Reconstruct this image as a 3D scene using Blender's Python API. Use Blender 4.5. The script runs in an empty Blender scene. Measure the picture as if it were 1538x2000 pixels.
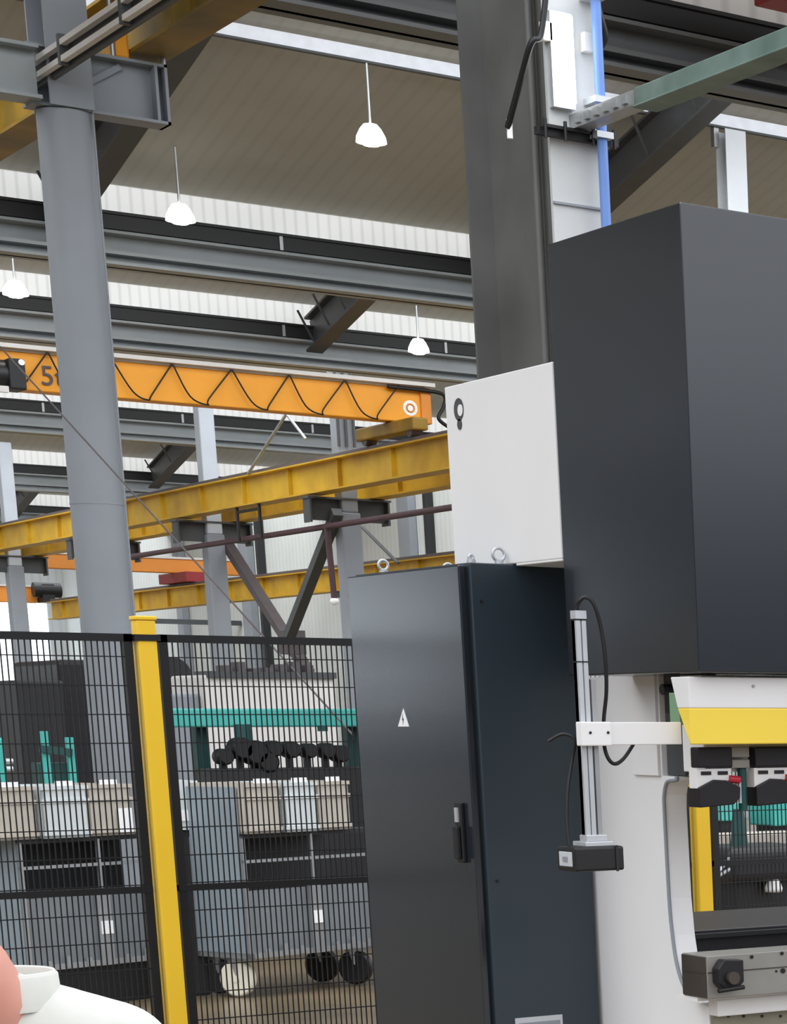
import bpy, bmesh, math, random
from mathutils import Vector, Matrix

random.seed(7)
S = bpy.context.scene
COL = S.collection

# ------------------------------------------------------------------ camera
# world axes: x runs along the press brake front (right and away), y runs away to the left, z up
PX, PY, F = 2434.0, 2267.0, 4650.0          # principal point and focal length in pixels of the 1538 x 2000 frame
PITCH = math.atan(867 / 4650.0)
_n = math.hypot(.668, .744)
FWH = Vector((.668 / _n, .744 / _n, 0))
RGT = Vector((.744 / _n, -.668 / _n, 0))
UPZ = Vector((0, 0, 1))
FW = FWH * math.cos(PITCH) - UPZ * math.sin(PITCH)
UP = UPZ * math.cos(PITCH) + FWH * math.sin(PITCH)
EYE = Vector((0, 0, 1.55))
cam_d = bpy.data.cameras.new('camera')
cam = bpy.data.objects.new('camera', cam_d)
COL.objects.link(cam)
cam_d.sensor_fit = 'AUTO'
cam_d.sensor_width = 36
cam_d.lens = F * 36 / 2000
cam_d.shift_x = (769 - PX) / 2000
cam_d.shift_y = (PY - 1000) / 2000
cam_d.clip_start = .05
cam_d.clip_end = 500
M3 = Matrix((RGT, UP, -FW)).transposed()
cam.matrix_world = Matrix.Translation(EYE) @ M3.to_4x4()
S.camera = cam

def at(px, py, u=None, v=None, z=None, D=None):
    r = FW * F + RGT * (px - PX) - UP * (py - PY)
    if u is not None: t = u / r.x
    elif v is not None: t = v / r.y
    elif z is not None: t = (z - 1.55) / r.z
    else: t = D / r.dot(FWH)
    return EYE + r * t

# ------------------------------------------------------------------ view and light
S.view_settings.view_transform = 'Standard'
S.view_settings.look = 'None'
S.view_settings.gamma = 1
S.view_settings.use_curve_mapping = False
S.view_settings.exposure = 0.42

W = bpy.data.worlds.new('daylight')
S.world = W
W.use_nodes = True
nt = W.node_tree
nt.nodes.clear()
wo = nt.nodes.new('ShaderNodeOutputWorld')
bg = nt.nodes.new('ShaderNodeBackground')
tc = nt.nodes.new('ShaderNodeTexCoord')
sx = nt.nodes.new('ShaderNodeSeparateXYZ')
rp = nt.nodes.new('ShaderNodeValToRGB')
nt.links.new(tc.outputs['Generated'], sx.inputs[0])
nt.links.new(sx.outputs['Z'], rp.inputs[0])
cr = rp.color_ramp
cr.elements[0].position = 0.0
cr.elements[0].color = (.07, .075, .085, 1)
cr.elements[1].position = .24
cr.elements[1].color = (1.0, 1.02, 1.08, 1)
e = cr.elements.new(.065); e.color = (.08, .09, .105, 1)
e = cr.elements.new(.13); e.color = (1.0, 1.05, 1.16, 1)
nt.links.new(rp.outputs[0], bg.inputs[0])
bg.inputs[1].default_value = 1.25
nt.links.new(bg.outputs[0], wo.inputs[0])
SKY = 1.05        # strength of the translucent roof lights the camera sees
ROOF_FILL = 2.6       # strength of the fill glow added on the unseen near slopes

# ------------------------------------------------------------------ materials
def lin(c):
    return tuple(((x / 255) / 12.92 if x <= 10 else (((x / 255) + .055) / 1.055) ** 2.4) for x in c)

MATS = {}
def mat(name, rgb, rough=.5, metal=0.0, var=.08, scale=6.0, bump=0.0, spec=.5, dirt=None, coat=0.0):
    if name in MATS: return MATS[name]
    m = bpy.data.materials.new(name)
    m.use_nodes = True
    t = m.node_tree
    b = t.nodes['Principled BSDF']
    co = t.nodes.new('ShaderNodeTexCoord')
    nz = t.nodes.new('ShaderNodeTexNoise')
    nz.inputs['Scale'].default_value = scale
    nz.inputs['Detail'].default_value = 4
    t.links.new(co.outputs['Object'], nz.inputs['Vector'])
    r = t.nodes.new('ShaderNodeValToRGB')
    t.links.new(nz.outputs['Fac'], r.inputs[0])
    c = lin(rgb)
    r.color_ramp.elements[0].position = .3
    r.color_ramp.elements[1].position = .7
    d = lin(dirt) if dirt else tuple(x * (1 - var) for x in c)
    r.color_ramp.elements[0].color = d + (1,)
    r.color_ramp.elements[1].color = tuple(min(1, x * (1 + var)) for x in c) + (1,)
    t.links.new(r.outputs[0], b.inputs['Base Color'])
    b.inputs['Roughness'].default_value = rough
    b.inputs['Metallic'].default_value = metal
    b.inputs['Specular IOR Level'].default_value = spec
    b.inputs['Coat Weight'].default_value = coat
    if bump:
        bp = t.nodes.new('ShaderNodeBump')
        bp.inputs['Strength'].default_value = bump
        t.links.new(nz.outputs['Fac'], bp.inputs['Height'])
        t.links.new(bp.outputs[0], b.inputs['Normal'])
    MATS[name] = m
    return m

def ribbed(name, rgb, pitch, axis='X', rough=.6, depth=.35, emit=0.0, ecol=(1, 1, 1), line=.75):
    """corrugated sheet: ribs repeat along one axis; lit sheets are daylight through translucent plastic"""
    m = bpy.data.materials.new(name)
    m.use_nodes = True
    t = m.node_tree
    b = t.nodes['Principled BSDF']
    co = t.nodes.new('ShaderNodeTexCoord')
    wv = t.nodes.new('ShaderNodeTexWave')
    wv.wave_type = 'BANDS'
    wv.bands_direction = axis
    wv.inputs['Scale'].default_value = 2 * math.pi / (20 * pitch)
    wv.inputs['Distortion'].default_value = 0
    t.links.new(co.outputs['Object'], wv.inputs['Vector'])
    nz = t.nodes.new('ShaderNodeTexNoise')
    nz.inputs['Scale'].default_value = .9
    t.links.new(co.outputs['Object'], nz.inputs['Vector'])
    r = t.nodes.new('ShaderNodeValToRGB')
    r.color_ramp.elements[0].position = .0
    r.color_ramp.elements[1].position = .35
    r.color_ramp.elements[0].color = (line, line, line, 1)
    r.color_ramp.elements[1].color = (1, 1, 1, 1)
    t.links.new(wv.outputs['Fac'], r.inputs[0])
    mx = t.nodes.new('ShaderNodeMix'); mx.data_type = 'RGBA'; mx.blend_type = 'MULTIPLY'
    mx.inputs[0].default_value = 1
    t.links.new(r.outputs[0], mx.inputs[6])
    r2 = t.nodes.new('ShaderNodeValToRGB')
    c = lin(rgb)
    r2.color_ramp.elements[0].color = tuple(x * .88 for x in c) + (1,)
    r2.color_ramp.elements[1].color = tuple(min(1, x * 1.1) for x in c) + (1,)
    t.links.new(nz.outputs['Fac'], r2.inputs[0])
    t.links.new(r2.outputs[0], mx.inputs[7])
    t.links.new(mx.outputs[2], b.inputs['Base Color'])
    b.inputs['Roughness'].default_value = rough
    if depth:
        bp = t.nodes.new('ShaderNodeBump')
        bp.inputs['Strength'].default_value = depth
        t.links.new(wv.outputs['Fac'], bp.inputs['Height'])
        t.links.new(bp.outputs[0], b.inputs['Normal'])
    if emit:
        t.links.new(mx.outputs[2], b.inputs['Emission Color'])
        b.inputs['Emission Strength'].default_value = emit
    MATS[name] = m
    return m

def glow(name, rgb, strength):
    m = mat(name, rgb, .4)
    b = m.node_tree.nodes['Principled BSDF']
    b.inputs['Emission Color'].default_value = lin(rgb) + (1,)
    b.inputs['Emission Strength'].default_value = strength
    return m

M_roof = ribbed('roof_sheet', (182, 181, 172), .25, 'X', .7, .15, line=.93)
M_skylight = ribbed('translucent_sheet', (205, 206, 205), .17, 'X', .5, .06, emit=SKY * .62, line=.84)
M_skydim = ribbed('dim_translucent_sheet', (160, 156, 152), .33, 'X', .5, .1, emit=.35, line=.8)  # dimmer, greyer copy: the nearest band's weaker light is put into the sheet
M_roof_fill = glow('added_roof_fill', (235, 240, 245), ROOF_FILL)
M_ridge = glow('glowing_ridge_strip', (205, 208, 216), .32)
M_daywin = glow('added_window_glow', (235, 244, 255), 1.3)
M_wall = ribbed('wall_sheet', (205, 208, 205), .3, 'Y', .6, .1, line=.9)
M_wallb = ribbed('end_wall_sheet', (200, 204, 205), .3, 'X', .6, .1, line=.9)
M_floor = mat('concrete_floor', (122, 106, 82), .3, 0, .2, 1.2, dirt=(86, 76, 60))
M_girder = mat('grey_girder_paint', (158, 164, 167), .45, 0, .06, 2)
M_girder_shaded = mat('shaded_girder_paint', (104, 106, 108), .5, 0, .06, 2)  # shaded copy of the girder grey, for the unlit nearest girder
M_flange_lit = mat('lit_flange_paint', (198, 200, 200), .5, 0, .08, 2)  # paler than the rest of the column: lamp and sky light in the colour
M_postpale = mat('pale_post_paint', (222, 227, 232), .5, 0, .04, 2)
M_runwaydk = mat('darkened_runway_paint', (150, 116, 26), .5, 0, .2, 1.2, dirt=(92, 76, 22))  # runway yellow darkened to offset the roof glow on the near beam
M_darksteel = mat('dark_steel_paint', (72, 74, 76), .5, 0, .1, 3)
M_black = mat('black_paint', (22, 22, 24), .45, 0, .15, 8)
M_rubber = mat('black_rubber', (14, 14, 16), .5, 0, .1, 12)
M_column = mat('column_grey_paint', (142, 147, 154), .5, 0, .06, 1.5)
M_collight = mat('column_pale_paint', (196, 203, 214), .5, 0, .05, 1.5)
M_colH = mat('h_column_paint', (104, 104, 102), .5, 0, .08, 1.2, dirt=(84, 84, 82))
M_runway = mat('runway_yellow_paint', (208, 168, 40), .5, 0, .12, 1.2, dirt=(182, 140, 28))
M_orange = mat('crane_orange_paint', (250, 166, 40), .45, 0, .06, 1)
M_orange2 = mat('dull_orange_paint', (224, 140, 50), .5, 0, .1, 1)
M_purple = mat('dark_red_pipe_paint', (74, 48, 56), .5, 0, .15, 2)
M_brace = mat('brown_steel_paint', (86, 78, 80), .55, 0, .12, 2)
M_zinc = mat('galvanised_steel', (168, 170, 172), .4, .6, .1, 9)
M_alu = mat('aluminium', (205, 208, 212), .35, .5, .05, 9)
M_box = mat('anthracite_gloss_paint', (27, 32, 39), .19, 0, .03, 2, spec=.95)
M_door = mat('anthracite_satin_paint', (32, 38, 45), .17, 0, .03, 2, spec=.72)
M_cab = mat('anthracite_cabinet_paint', (42, 54, 63), .36, 0, .03, 2, spec=.5)
M_white = mat('white_machine_paint', (238, 237, 236), .35, 0, .015, 3)
M_frame = mat('pale_frame_paint', (244, 243, 242), .38, 0, .02, 3)
M_yel = mat('guard_yellow_paint', (255, 222, 78), .38, 0, .03, 3)
M_post = mat('post_yellow_paint', (255, 206, 50), .42, 0, .04, 3)
M_bed = mat('ground_steel', (150, 148, 142), .42, .35, .08, 10)
M_beddark = mat('dark_bed_steel', (74, 68, 62), .45, .3, .15, 10)
M_olive = mat('oiled_clamp_steel', (140, 136, 118), .45, .3, .12, 10)
M_tool = mat('blackened_tool_steel', (34, 32, 36), .4, .3, .15, 14)
M_red = mat('red_paint', (190, 40, 60), .45, 0, .08, 5)
M_redsteel = mat('dark_red_paint', (140, 36, 42), .5, 0, .15, 2)
M_green = mat('green_part_paint', (130, 165, 130), .5, 0, .06, 6)
M_jib = mat('grey_green_paint', (110, 128, 122), .5, 0, .1, 3, dirt=(84, 106, 98))
M_teal = mat('teal_paint', (70, 178, 168), .45, 0, .08, 5)
M_tealdk = mat('dark_teal_paint', (24, 74, 72), .5, 0, .12, 5)
M_blue = mat('blue_pipe_paint', (104, 140, 208), .4, 0, .05, 4)
M_beige = mat('beige_crate_plastic', (186, 178, 166), .6, 0, .08, 8)
M_pale = mat('pale_crate_plastic', (205, 212, 212), .6, 0, .05, 8)
M_bluegrey = mat('blue_grey_sheet', (138, 150, 158), .5, 0, .08, 5)
M_cart = mat('cart_grey_sheet', (120, 126, 130), .5, 0, .1, 5)
M_paper = mat('white_paper', (250, 250, 250), .7, 0, .01, 5)
M_caster = mat('cream_wheel_nylon', (232, 226, 206), .5, 0, .05, 8)
M_dkmach = mat('dark_machine_paint', (32, 32, 35), .5, 0, .15, 3)
M_offwhite = mat('off_white_machine_paint', (220, 216, 212), .5, 0, .04, 3)
M_lamp = glow('lamp_glow', (255, 252, 246), 9)
M_tube = glow('tube_glow', (255, 255, 255), 4)
M_shade = glow('lit_lamp_shade', (250, 248, 244), 1.2)
M_skin = mat('skin', (226, 160, 142), .5, 0, .06, 30)
M_shirt = mat('white_shirt_cloth', (218, 219, 211), .8, 0, .03, 40)
M_hair = mat('dark_brown_hair', (38, 28, 22), .6, 0, .2, 60)
M_trouser = mat('dark_trouser_cloth', (40, 44, 54), .85, 0, .1, 40)
M_shoe = mat('black_shoe_leather', (20, 20, 20), .4, 0, .1, 20)
M_screen = mat('pale_sensor_lens', (196, 202, 206), .25, 0, .05, 30)

# ------------------------------------------------------------------ mesh helpers
ORG = {}
class MB:
    def __init__(self): self.v = []; self.f = []; self.sm = []
    def add(self, vs, fs, smooth=False):
        n = len(self.v)
        self.v += [Vector(p) for p in vs]
        self.f += [tuple(i + n for i in f) for f in fs]
        self.sm += [smooth] * len(fs)
        return self
    def box(self, a, b):
        x0, y0, z0 = [min(p, q) for p, q in zip(a, b)]
        x1, y1, z1 = [max(p, q) for p, q in zip(a, b)]
        return self.add([(x0, y0, z0), (x1, y0, z0), (x1, y1, z0), (x0, y1, z0), (x0, y0, z1), (x1, y0, z1), (x1, y1, z1), (x0, y1, z1)],
                        [(0, 3, 2, 1), (4, 5, 6, 7), (0, 1, 5, 4), (1, 2, 6, 5), (2, 3, 7, 6), (3, 0, 4, 7)])
    def prism(self, poly, axis, lo, hi):
        """poly in the two other axes (x,y,z order), extruded along axis"""
        def mk(p, h):
            return {'x': (h, p[0], p[1]), 'y': (p[0], h, p[1]), 'z': (p[0], p[1], h)}[axis]
        n = len(poly)
        return self.add([mk(p, lo) for p in poly] + [mk(p, hi) for p in poly],
                        [tuple(range(n))[::-1], tuple(range(n, 2 * n))] + [(i, (i + 1) % n, (i + 1) % n + n, i + n) for i in range(n)])
    def tube(self, pts, r, n=10, smooth=True, caps=True):
        pts = [Vector(p) for p in pts]
        vs = []; fs = []
        prev = None
        for i, p in enumerate(pts):
            d = (pts[min(i + 1, len(pts) - 1)] - pts[max(i - 1, 0)]).normalized()
            if prev is None:
                a = d.orthogonal().normalized()
            else:
                a = (prev - d * prev.dot(d)).normalized()
            prev = a
            b = d.cross(a)
            rr = r[i] if isinstance(r, (list, tuple)) else r
            for k in range(n):
                t = 2 * math.pi * k / n
                vs.append(p + (a * math.cos(t) + b * math.sin(t)) * rr)
        for i in range(len(pts) - 1):
            for k in range(n):
                fs.append((i * n + k, i * n + (k + 1) % n, (i + 1) * n + (k + 1) % n, (i + 1) * n + k))
        self.add(vs, fs, smooth)
        if caps:
            m = (len(pts) - 1) * n
            self.add([vs[k] for k in range(n)], [tuple(range(n))[::-1]])
            self.add([vs[m + k] for k in range(n)], [tuple(range(n))])
        return self
    def bar(self, a, b, w, h, up=(0, 0, 1)):
        """rectangular bar from a to b, w across, h along up"""
        a = Vector(a); b = Vector(b)
        d = (b - a).normalized()
        s = d.cross(Vector(up)).normalized()
        t = s.cross(d)
        vs = []
        for p in (a, b):
            for (i, j) in ((-1, -1), (1, -1), (1, 1), (-1, 1)):
                vs.append(p + s * (i * w / 2) + t * (j * h / 2))
        return self.add(vs, [(0, 3, 2, 1), (4, 5, 6, 7), (0, 1, 5, 4), (1, 2, 6, 5), (2, 3, 7, 6), (3, 0, 4, 7)])
    def lathe(self, prof, c, n=24, smooth=True):
        """profile (r, z) turned about the vertical through c"""
        c = Vector(c); vs = []; fs = []
        for (r, z) in prof:
            for k in range(n):
                t = 2 * math.pi * k / n
                vs.append(c + Vector((r * math.cos(t), r * math.sin(t), z)))
        for i in range(len(prof) - 1):
            for k in range(n):
                fs.append((i * n + k, i * n + (k + 1) % n, (i + 1) * n + (k + 1) % n, (i + 1) * n + k))
        return self.add(vs, fs, smooth)
    def torus(self, c, R, r, axis='x', a0=0, a1=2 * math.pi, n=24):
        c = Vector(c); pts = []
        for k in range(n + 1):
            t = a0 + (a1 - a0) * k / n
            q = (R * math.cos(t), R * math.sin(t))
            pts.append(c + Vector({'x': (0, q[0], q[1]), 'y': (q[0], 0, q[1]), 'z': (q[0], q[1], 0)}[axis]))
        return self.tube(pts, r, 8)
    def ibeam(self, a, b, w, h, tf, tw, up=(0, 0, 1)):
        a = Vector(a); b = Vector(b); up = Vector(up)
        o = up * (h / 2 - tf / 2)
        self.bar(a + o, b + o, w, tf, up); self.bar(a - o, b - o, w, tf, up)
        return self.bar(a, b, tw, h - 2 * tf, up)
    def build(self, name, m, parent=None, bevel=0.0, seg=2):
        o = Vector((0, 0, 0))
        if parent is not None:
            o = ORG[parent]
        elif self.v:
            xs = [p.x for p in self.v]; ys = [p.y for p in self.v]; zs = [p.z for p in self.v]
            o = Vector(((min(xs) + max(xs)) / 2, (min(ys) + max(ys)) / 2, min(zs)))
        me = bpy.data.meshes.new(name)
        me.from_pydata([tuple(p - o) for p in self.v], [], self.f)
        me.polygons.foreach_set('use_smooth', self.sm)
        bm = bmesh.new(); bm.from_mesh(me)
        bmesh.ops.recalc_face_normals(bm, faces=bm.faces)
        bm.to_mesh(me); bm.free()
        me.materials.append(m)
        ob = bpy.data.objects.new(name, me)
        COL.objects.link(ob)
        if parent is not None:
            ob.parent = parent
        else:
            ob.location = o
        ORG[ob] = o
        if bevel:
            bv = ob.modifiers.new('bevel', 'BEVEL')
            bv.width = bevel; bv.segments = seg; bv.limit_method = 'ANGLE'
        return ob

def thing(name, label, cat, loc, group=None):
    o = bpy.data.objects.new(name, None)
    COL.objects.link(o)
    o.empty_display_size = .1
    o.location = loc
    ORG[o] = Vector(loc)
    return tag(o, label, cat, group)

def tag(o, label, cat, group=None):
    o['label'] = label
    o['category'] = cat
    if group: o['group'] = group
    return o

def struct(o):
    o['kind'] = 'structure'
    return o

def dup(root, delta, label, cat=None, group=None):
    r = root.copy(); COL.objects.link(r)
    r.location = root.location + Vector(delta)
    ORG[r] = ORG[root] + Vector(delta)
    r['label'] = label
    if group: r['group'] = group
    def rec(src, dst):
        for ch in list(src.children):
            c = ch.copy(); COL.objects.link(c); c.parent = dst
            ORG[c] = ORG[ch] + Vector(delta)
            rec(ch, c)
    rec(root, r)
    return r

def arc(cx, cy, r, a0, a1, n=8):
    return [(cx + r * math.cos(math.radians(a0 + (a1 - a0) * k / n)), cy + r * math.sin(math.radians(a0 + (a1 - a0) * k / n))) for k in range(n + 1)]

def smooth_path(pts, k=6):
    pts = [Vector(p) for p in pts]
    out = []
    for i in range(len(pts) - 1):
        p0 = pts[max(i - 1, 0)]; p1 = pts[i]; p2 = pts[i + 1]; p3 = pts[min(i + 2, len(pts) - 1)]
        for j in range(k):
            t = j / k
            out.append(.5 * ((2 * p1) + (p2 - p0) * t + (2 * p0 - 5 * p1 + 4 * p2 - p3) * t * t + (3 * p1 - p0 - 3 * p2 + p3) * t ** 3))
    out.append(pts[-1])
    return out

# ================================================================== SETTING
U0, U1 = -25.0, 30.0          # side walls
VE = 104.0                    # end wall
SILL = 8.72                   # valley height of the roof
SLOPE = .311
ROWS = [8.8, 23.4, 38.0, 46.3, 61.2, 76.5, 91.0, 104.0]
struct(MB().box((-40, -14, -.2), (34, VE + 1, 0)).build('floor', M_floor))
roof = MB(); nwin = 1
GZ, SLR = 9.10, .25                      # head of the translucent strips, pitch of the sheets
for i in range(len(ROWS) - 1):
    a, b = ROWS[i], ROWS[i + 1]
    L = min(7.3, (b - a) / 2)
    rz = GZ + SLR * L
    th = .06
    # far slope, opaque, and below its foot a vertical strip of ribbed translucent sheet
    roof.prism([(b - L, rz), (b + .06, GZ), (b + .06, GZ + th), (b - L, rz + th)], 'x', U0, U1)
    s = MB().box((U0, b, SILL - .02), (U1, b + .05, GZ))
    struct(s.build('window_%d' % nwin, M_skydim if i == 0 else M_skylight)); nwin += 1
    # near slope, out of sight: glowing sheet added to light the hall
    g = MB().prism([(a + .07, GZ), (b - L, rz), (b - L, rz + th), (a + .07, GZ + th)], 'x', U0, U1)
    struct(g.build('window_%d' % nwin, M_roof_fill)); nwin += 1  # unseen fill glow on the near slope, not a window
struct(roof.build('ceiling', M_roof))
M_wall_dark = ribbed('dark_wall_sheet', (92, 95, 98), .3, 'Y', .6, .1, line=.9)  # unseen left wall, toned dark to keep its reflection in the hood low
# end wall with a daylit opening low on its left
dl, dr = at(-60, 1250, v=VE).x, at(98, 1250, v=VE).x
wb = MB()
wb.box((U0, VE, 0), (dl, VE + .3, 8.7)); wb.box((dr, VE, 0), (U1, VE + .3, 8.7)); wb.box((dl, VE, 6.4), (dr, VE + .3, 8.7))
struct(wb.build('wall_back', M_wallb))
struct(MB().box((dl, VE + .1, 0), (dr, VE + .2, 6.4)).build('door_1', M_daywin))
wr = MB().box((U1, 34, 0), (U1 + .3, VE, 8.7))
struct(wr.build('wall_right', M_wall))
wl = MB()
wl.box((U0 - .3, 10, 0), (U0, 68.5, 8.7)); wl.box((U0 - .3, 68.5, 0), (U0, VE, 1.5)); wl.box((U0 - .3, 68.5, 6.8), (U0, VE, 8.7))
struct(wl.build('wall_left', M_wall_dark))
struct(MB().box((U0 - .2, 68.5, 1.5), (U0 - .1, VE, 6.8)).build('window_%d' % nwin, M_daywin)); nwin += 1  # unseen glowing window, added and sized for its reflection in the cabinet door

# ------------------------------------------------------------------ roof girders, ridge beams, rafters
GL = {1: 'nearest grey roof girder, across the top of the picture behind the near columns',
      2: 'grey roof girder under the widest white skylight band, behind the second pendant lamp',
      3: 'grey roof girder under the second white skylight band, behind the third pendant lamp',
      4: 'grey roof girder seen just under the bright orange crane bridge',
      5: 'thin far grey roof girder below the bridge, left of the pale column top',
      6: 'farthest grey roof girder seen, low at the left behind the yellow runway'}
for i in range(1, 7):
    v = ROWS[i]
    zb = 7.98
    r = thing('roof_girder', GL[i], 'girder', (12, v, zb))
    g = MB()
    h = 8.45 - zb
    g.bar((U0, v + .1, zb + .02), (U1, v + .1, zb + .02), .5, .04)
    g.bar((U0, v + .1, zb + h - .02), (U1, v + .1, zb + h - .02), .5, .04)
    g.bar((U0, v + .16, zb + h / 2), (U1, v + .16, zb + h / 2), .08, h)
    g.bar((U0, v + .02, zb + h * .38), (U1, v + .02, zb + h * .38), .2, .05)
    g.build('web_and_flanges', M_girder if i > 1 else M_girder_shaded, r)
    c = MB()
    c.box((U0, v - .18, 8.46), (U1, v + .2, SILL - .02))
    c.box((U0, v - .22, SILL - .06), (U1, v - .18, SILL - .02))
    c.build('gutter', M_rubber, r)
    x = 2.0
    while x < 28:
        MB().box((x, v - .2, 8.46), (x + .05, v - .18, SILL - .05)).build('gutter_bracket', M_zinc, r); x += 3.1
# pale ridge strip of the nearest gable, brightened by an added glow, the first lamp hangs from it
zr = at(500, 79, v=33.0).z
zt = at(500, 52, v=33.0).z
struct(MB().box((U0, 33.0, zr), (U1, 33.04, zt)).build('window_%d' % nwin, M_ridge)); nwin += 1  # ridge strip with an added glow, not a window
tag(MB().box((U0, 32.97, zr - .03), (U1, 33.06, zr - .002)).build('ridge_purlin', M_darksteel), 'thin dark purlin under the pale ridge strip at the top of the picture', 'beam')

def rafter(u, v0, v1, label, group=None):
    L = v1 - v0
    z1 = SILL + .12; z0 = SILL + .02 + .265 * L
    r = MB()
    r.ibeam((u, v0, z0 - .3), (u, v1, z1 - .3), .3, .62, .04, .05)
    for k in range(5):
        t = (k + .5) / 5
        y = v0 + L * t; z = z0 + (z1 - z0) * t
        r.bar((u - .15, y, z - .55), (u - .45, y - .1, z - .05), .03, .03)
    tag(r.build('roof_rafter', M_darksteel), label, 'rafter', group)
rafter(11.3, 30.8, 37.9, 'dark sloping roof rafter right of the near round column')
rafter(18.1, 30.8, 37.9, 'dark sloping roof rafter behind the blue pipe, above the press brake')
rafter(18.1, 42.3, 46.2, 'short dark rafter end on top of the far column left of the white panel')
rafter(24.8, 69.2, 76.3, 'small dark rafter end at the far girder, beside the pale column behind the crane')
rafter(24.8, 84, 90.8, 'farthest small dark rafter end, left of the big round column')

# ------------------------------------------------------------------ columns
c0 = at(160, 730, v=23.4)
cu = c0.x + .04
col = thing('round_column', 'big grey round steel column rising behind the mesh fence on the left', 'column', (cu, 23.4, 0))
MB().tube([(cu, 23.4, 0), (cu, 23.4, 6.74)], .228, 40).build('shaft', M_column, col)
MB().tube([(cu, 23.4, 3.42), (cu, 23.4, 3.44)], .231, 40).build('weld_seam', M_column, col)
hu = MB().ibeam((cu, 23.4, 6.75), (cu, 23.4, 8.7), .36, .5, .03, .03, up=(0, 1, 0))
hu.build('upper_column', M_column, col)
MB().tube([(cu + .18, 23.22, .0), (cu + .18, 23.22, 7.2)], .01, 8).build('conduit', M_column, col)
br = MB()
br.box((cu - .3, 23.27, 6.755), (7.97, 23.53, 6.78)); br.box((cu - .3, 23.27, 7.235), (7.97, 23.53, 7.26))
br.box((cu - .1, 23.39, 6.78), (7.95, 23.41, 7.235)); br.box((7.86, 23.27, 6.78), (7.885, 23.53, 7.235))
br.box((7.945, 23.27, 6.755), (7.97, 23.53, 7.26))
br.bar((cu - .1, 23.37, 6.82), (7.6, 23.37, 7.2), .03, .05)
br.build('bracket', M_column, col)
hr = MB()
for (x, y) in ((7.53, 23.3), (7.95, 23.3)):
    hr.tube([(x, y, 7.26), (x, y, 8.3)], .022, 8)
hr.tube([(7.53, 23.3, 8.28), (7.95, 23.3, 8.28)], .018, 8)
hr.build('handrail', M_zinc, col)
# tie beam to the left of the round column
tb = MB().ibeam((2.0, 23.3, 7.0), (cu - .24, 23.3, 7.0), .3, .44, .03, .04)
tag(tb.build('tie_beam', M_girder), 'grey horizontal tie beam at the top left corner, left of the round column', 'beam')

def far_column(v, label, top=8.9, bundle=False):
    r = thing('far_column', label, 'column', (19.8, v, 0))
    MB().box((19.6, v - .2, 0), (20.0, v + .2, 5.62)).build('lower_shaft', M_column, r, .03)
    MB().box((19.63, v - .18, 5.62), (19.97, v + .18, top)).build('upper_shaft', M_column if bundle else M_collight, r, .03)
    b = MB()
    b.box((18.95, v - .2, 5.86), (20.65, v + .2, 5.9)); b.box((19.0, v - .03, 5.45), (20.6, v + .03, 5.86))
    b.box((18.98, v - .18, 5.4), (19.02, v + .18, 5.9)); b.box((20.58, v - .18, 5.4), (20.62, v + .18, 5.9))
    b.build('bracket', M_darksteel, r)
    if not bundle: return
    k = MB()
    for dx in (-.16, 0, .16):
        k.tube([(19.8 + dx, v - .22, top - 1.6), (19.8 + dx, v - .22, top - .1)], .03, 6)
    k.build('rod_bundle', M_darksteel, r)
far_column(49.4, 'far grey column standing just left of the white machine panel', 8.5, True)
far_column(57.2, 'far pale column that passes behind the middle of the orange crane bridge')
far_column(65.0, 'far column hidden for the most part behind the big round column')
far_column(72.8, 'pale far column near the left edge of the picture')

# near H column on the right with its fittings
hc = MB()
fa, fb = 7.735, 8.112
hc.box((fa, 16.77, 0), (fb, 16.8, 9.9)); hc.box((7.91, 15.53, 0), (7.94, 16.77, 9.9))
hcol = thing('h_column', 'tall dark H-section steel column behind the press brake', 'column', (7.92, 16.15, 0))
hc.build('section', M_colH, hcol)
MB().box((fa, 15.5, 0), (fb, 15.53, 9.9)).build('front_flange', M_flange_lit, hcol)
MB().box((fa + .0, 15.485, 4.9), (fb, 15.5, 4.915)).build('weld_seam', M_column, hcol)
st = MB()
st.tube([(7.85, 15.95, 0), (7.85, 15.95, 9.8)], .03, 8)
st.build('riser_pipe', M_colH, hcol)
cl = MB()
z = at(1120, 262, v=15.4).z
cl.bar((7.62, 15.46, z), (8.2, 15.46, z), .05, .05); cl.bar((7.66, 15.42, z + .03), (8.16, 15.42, z + .03), .03, .02)
for x in (7.66, 7.8, 8.0, 8.15): cl.tube([(x, 15.4, z - .05), (x, 15.4, z + .07)], .012, 6)
tag(cl.build('clamp_bar', M_black), 'black clamp bar strapped across the tall H column below the tube lamp', 'clamp')
pu = at(1178, 300, v=15.38).x
bp = MB().tube([(pu, 15.38, 2.2), (pu, 15.38, 9.4)], .034, 12)
pipe = thing('blue_pipe', 'vertical blue air pipe running down the tall H column', 'pipe', (pu, 15.38, 2.2))
bp.build('pipe_run', M_blue, pipe)
for z in (5.33, 5.55, 6.2): MB().box((pu - .06, 15.33, z), (pu + .06, 15.498, z + .04)).build('pipe_clip', M_alu, pipe)
lu0, lu1 = at(1087, 100, v=15.4).x, at(1122, 100, v=15.4).x
lz0, lz1 = at(1112, 200, v=15.4).z, at(1100, 30, v=15.4).z
tl = thing('tube_lamp', 'glowing fluorescent tube lamp fixed upright on the tall H column', 'lamp', ((lu0 + lu1) / 2, 15.45, lz0))
MB().box((lu0 - .015, 15.44, lz0 - .03), (lu1 + .015, 15.5, lz1 + .03)).build('housing', M_alu, tl)
MB().tube([((lu0 + lu1) / 2, 15.415, lz0), ((lu0 + lu1) / 2, 15.415, lz1)], (lu1 - lu0) / 2, 16).build('tube', M_tube, tl)
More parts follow.
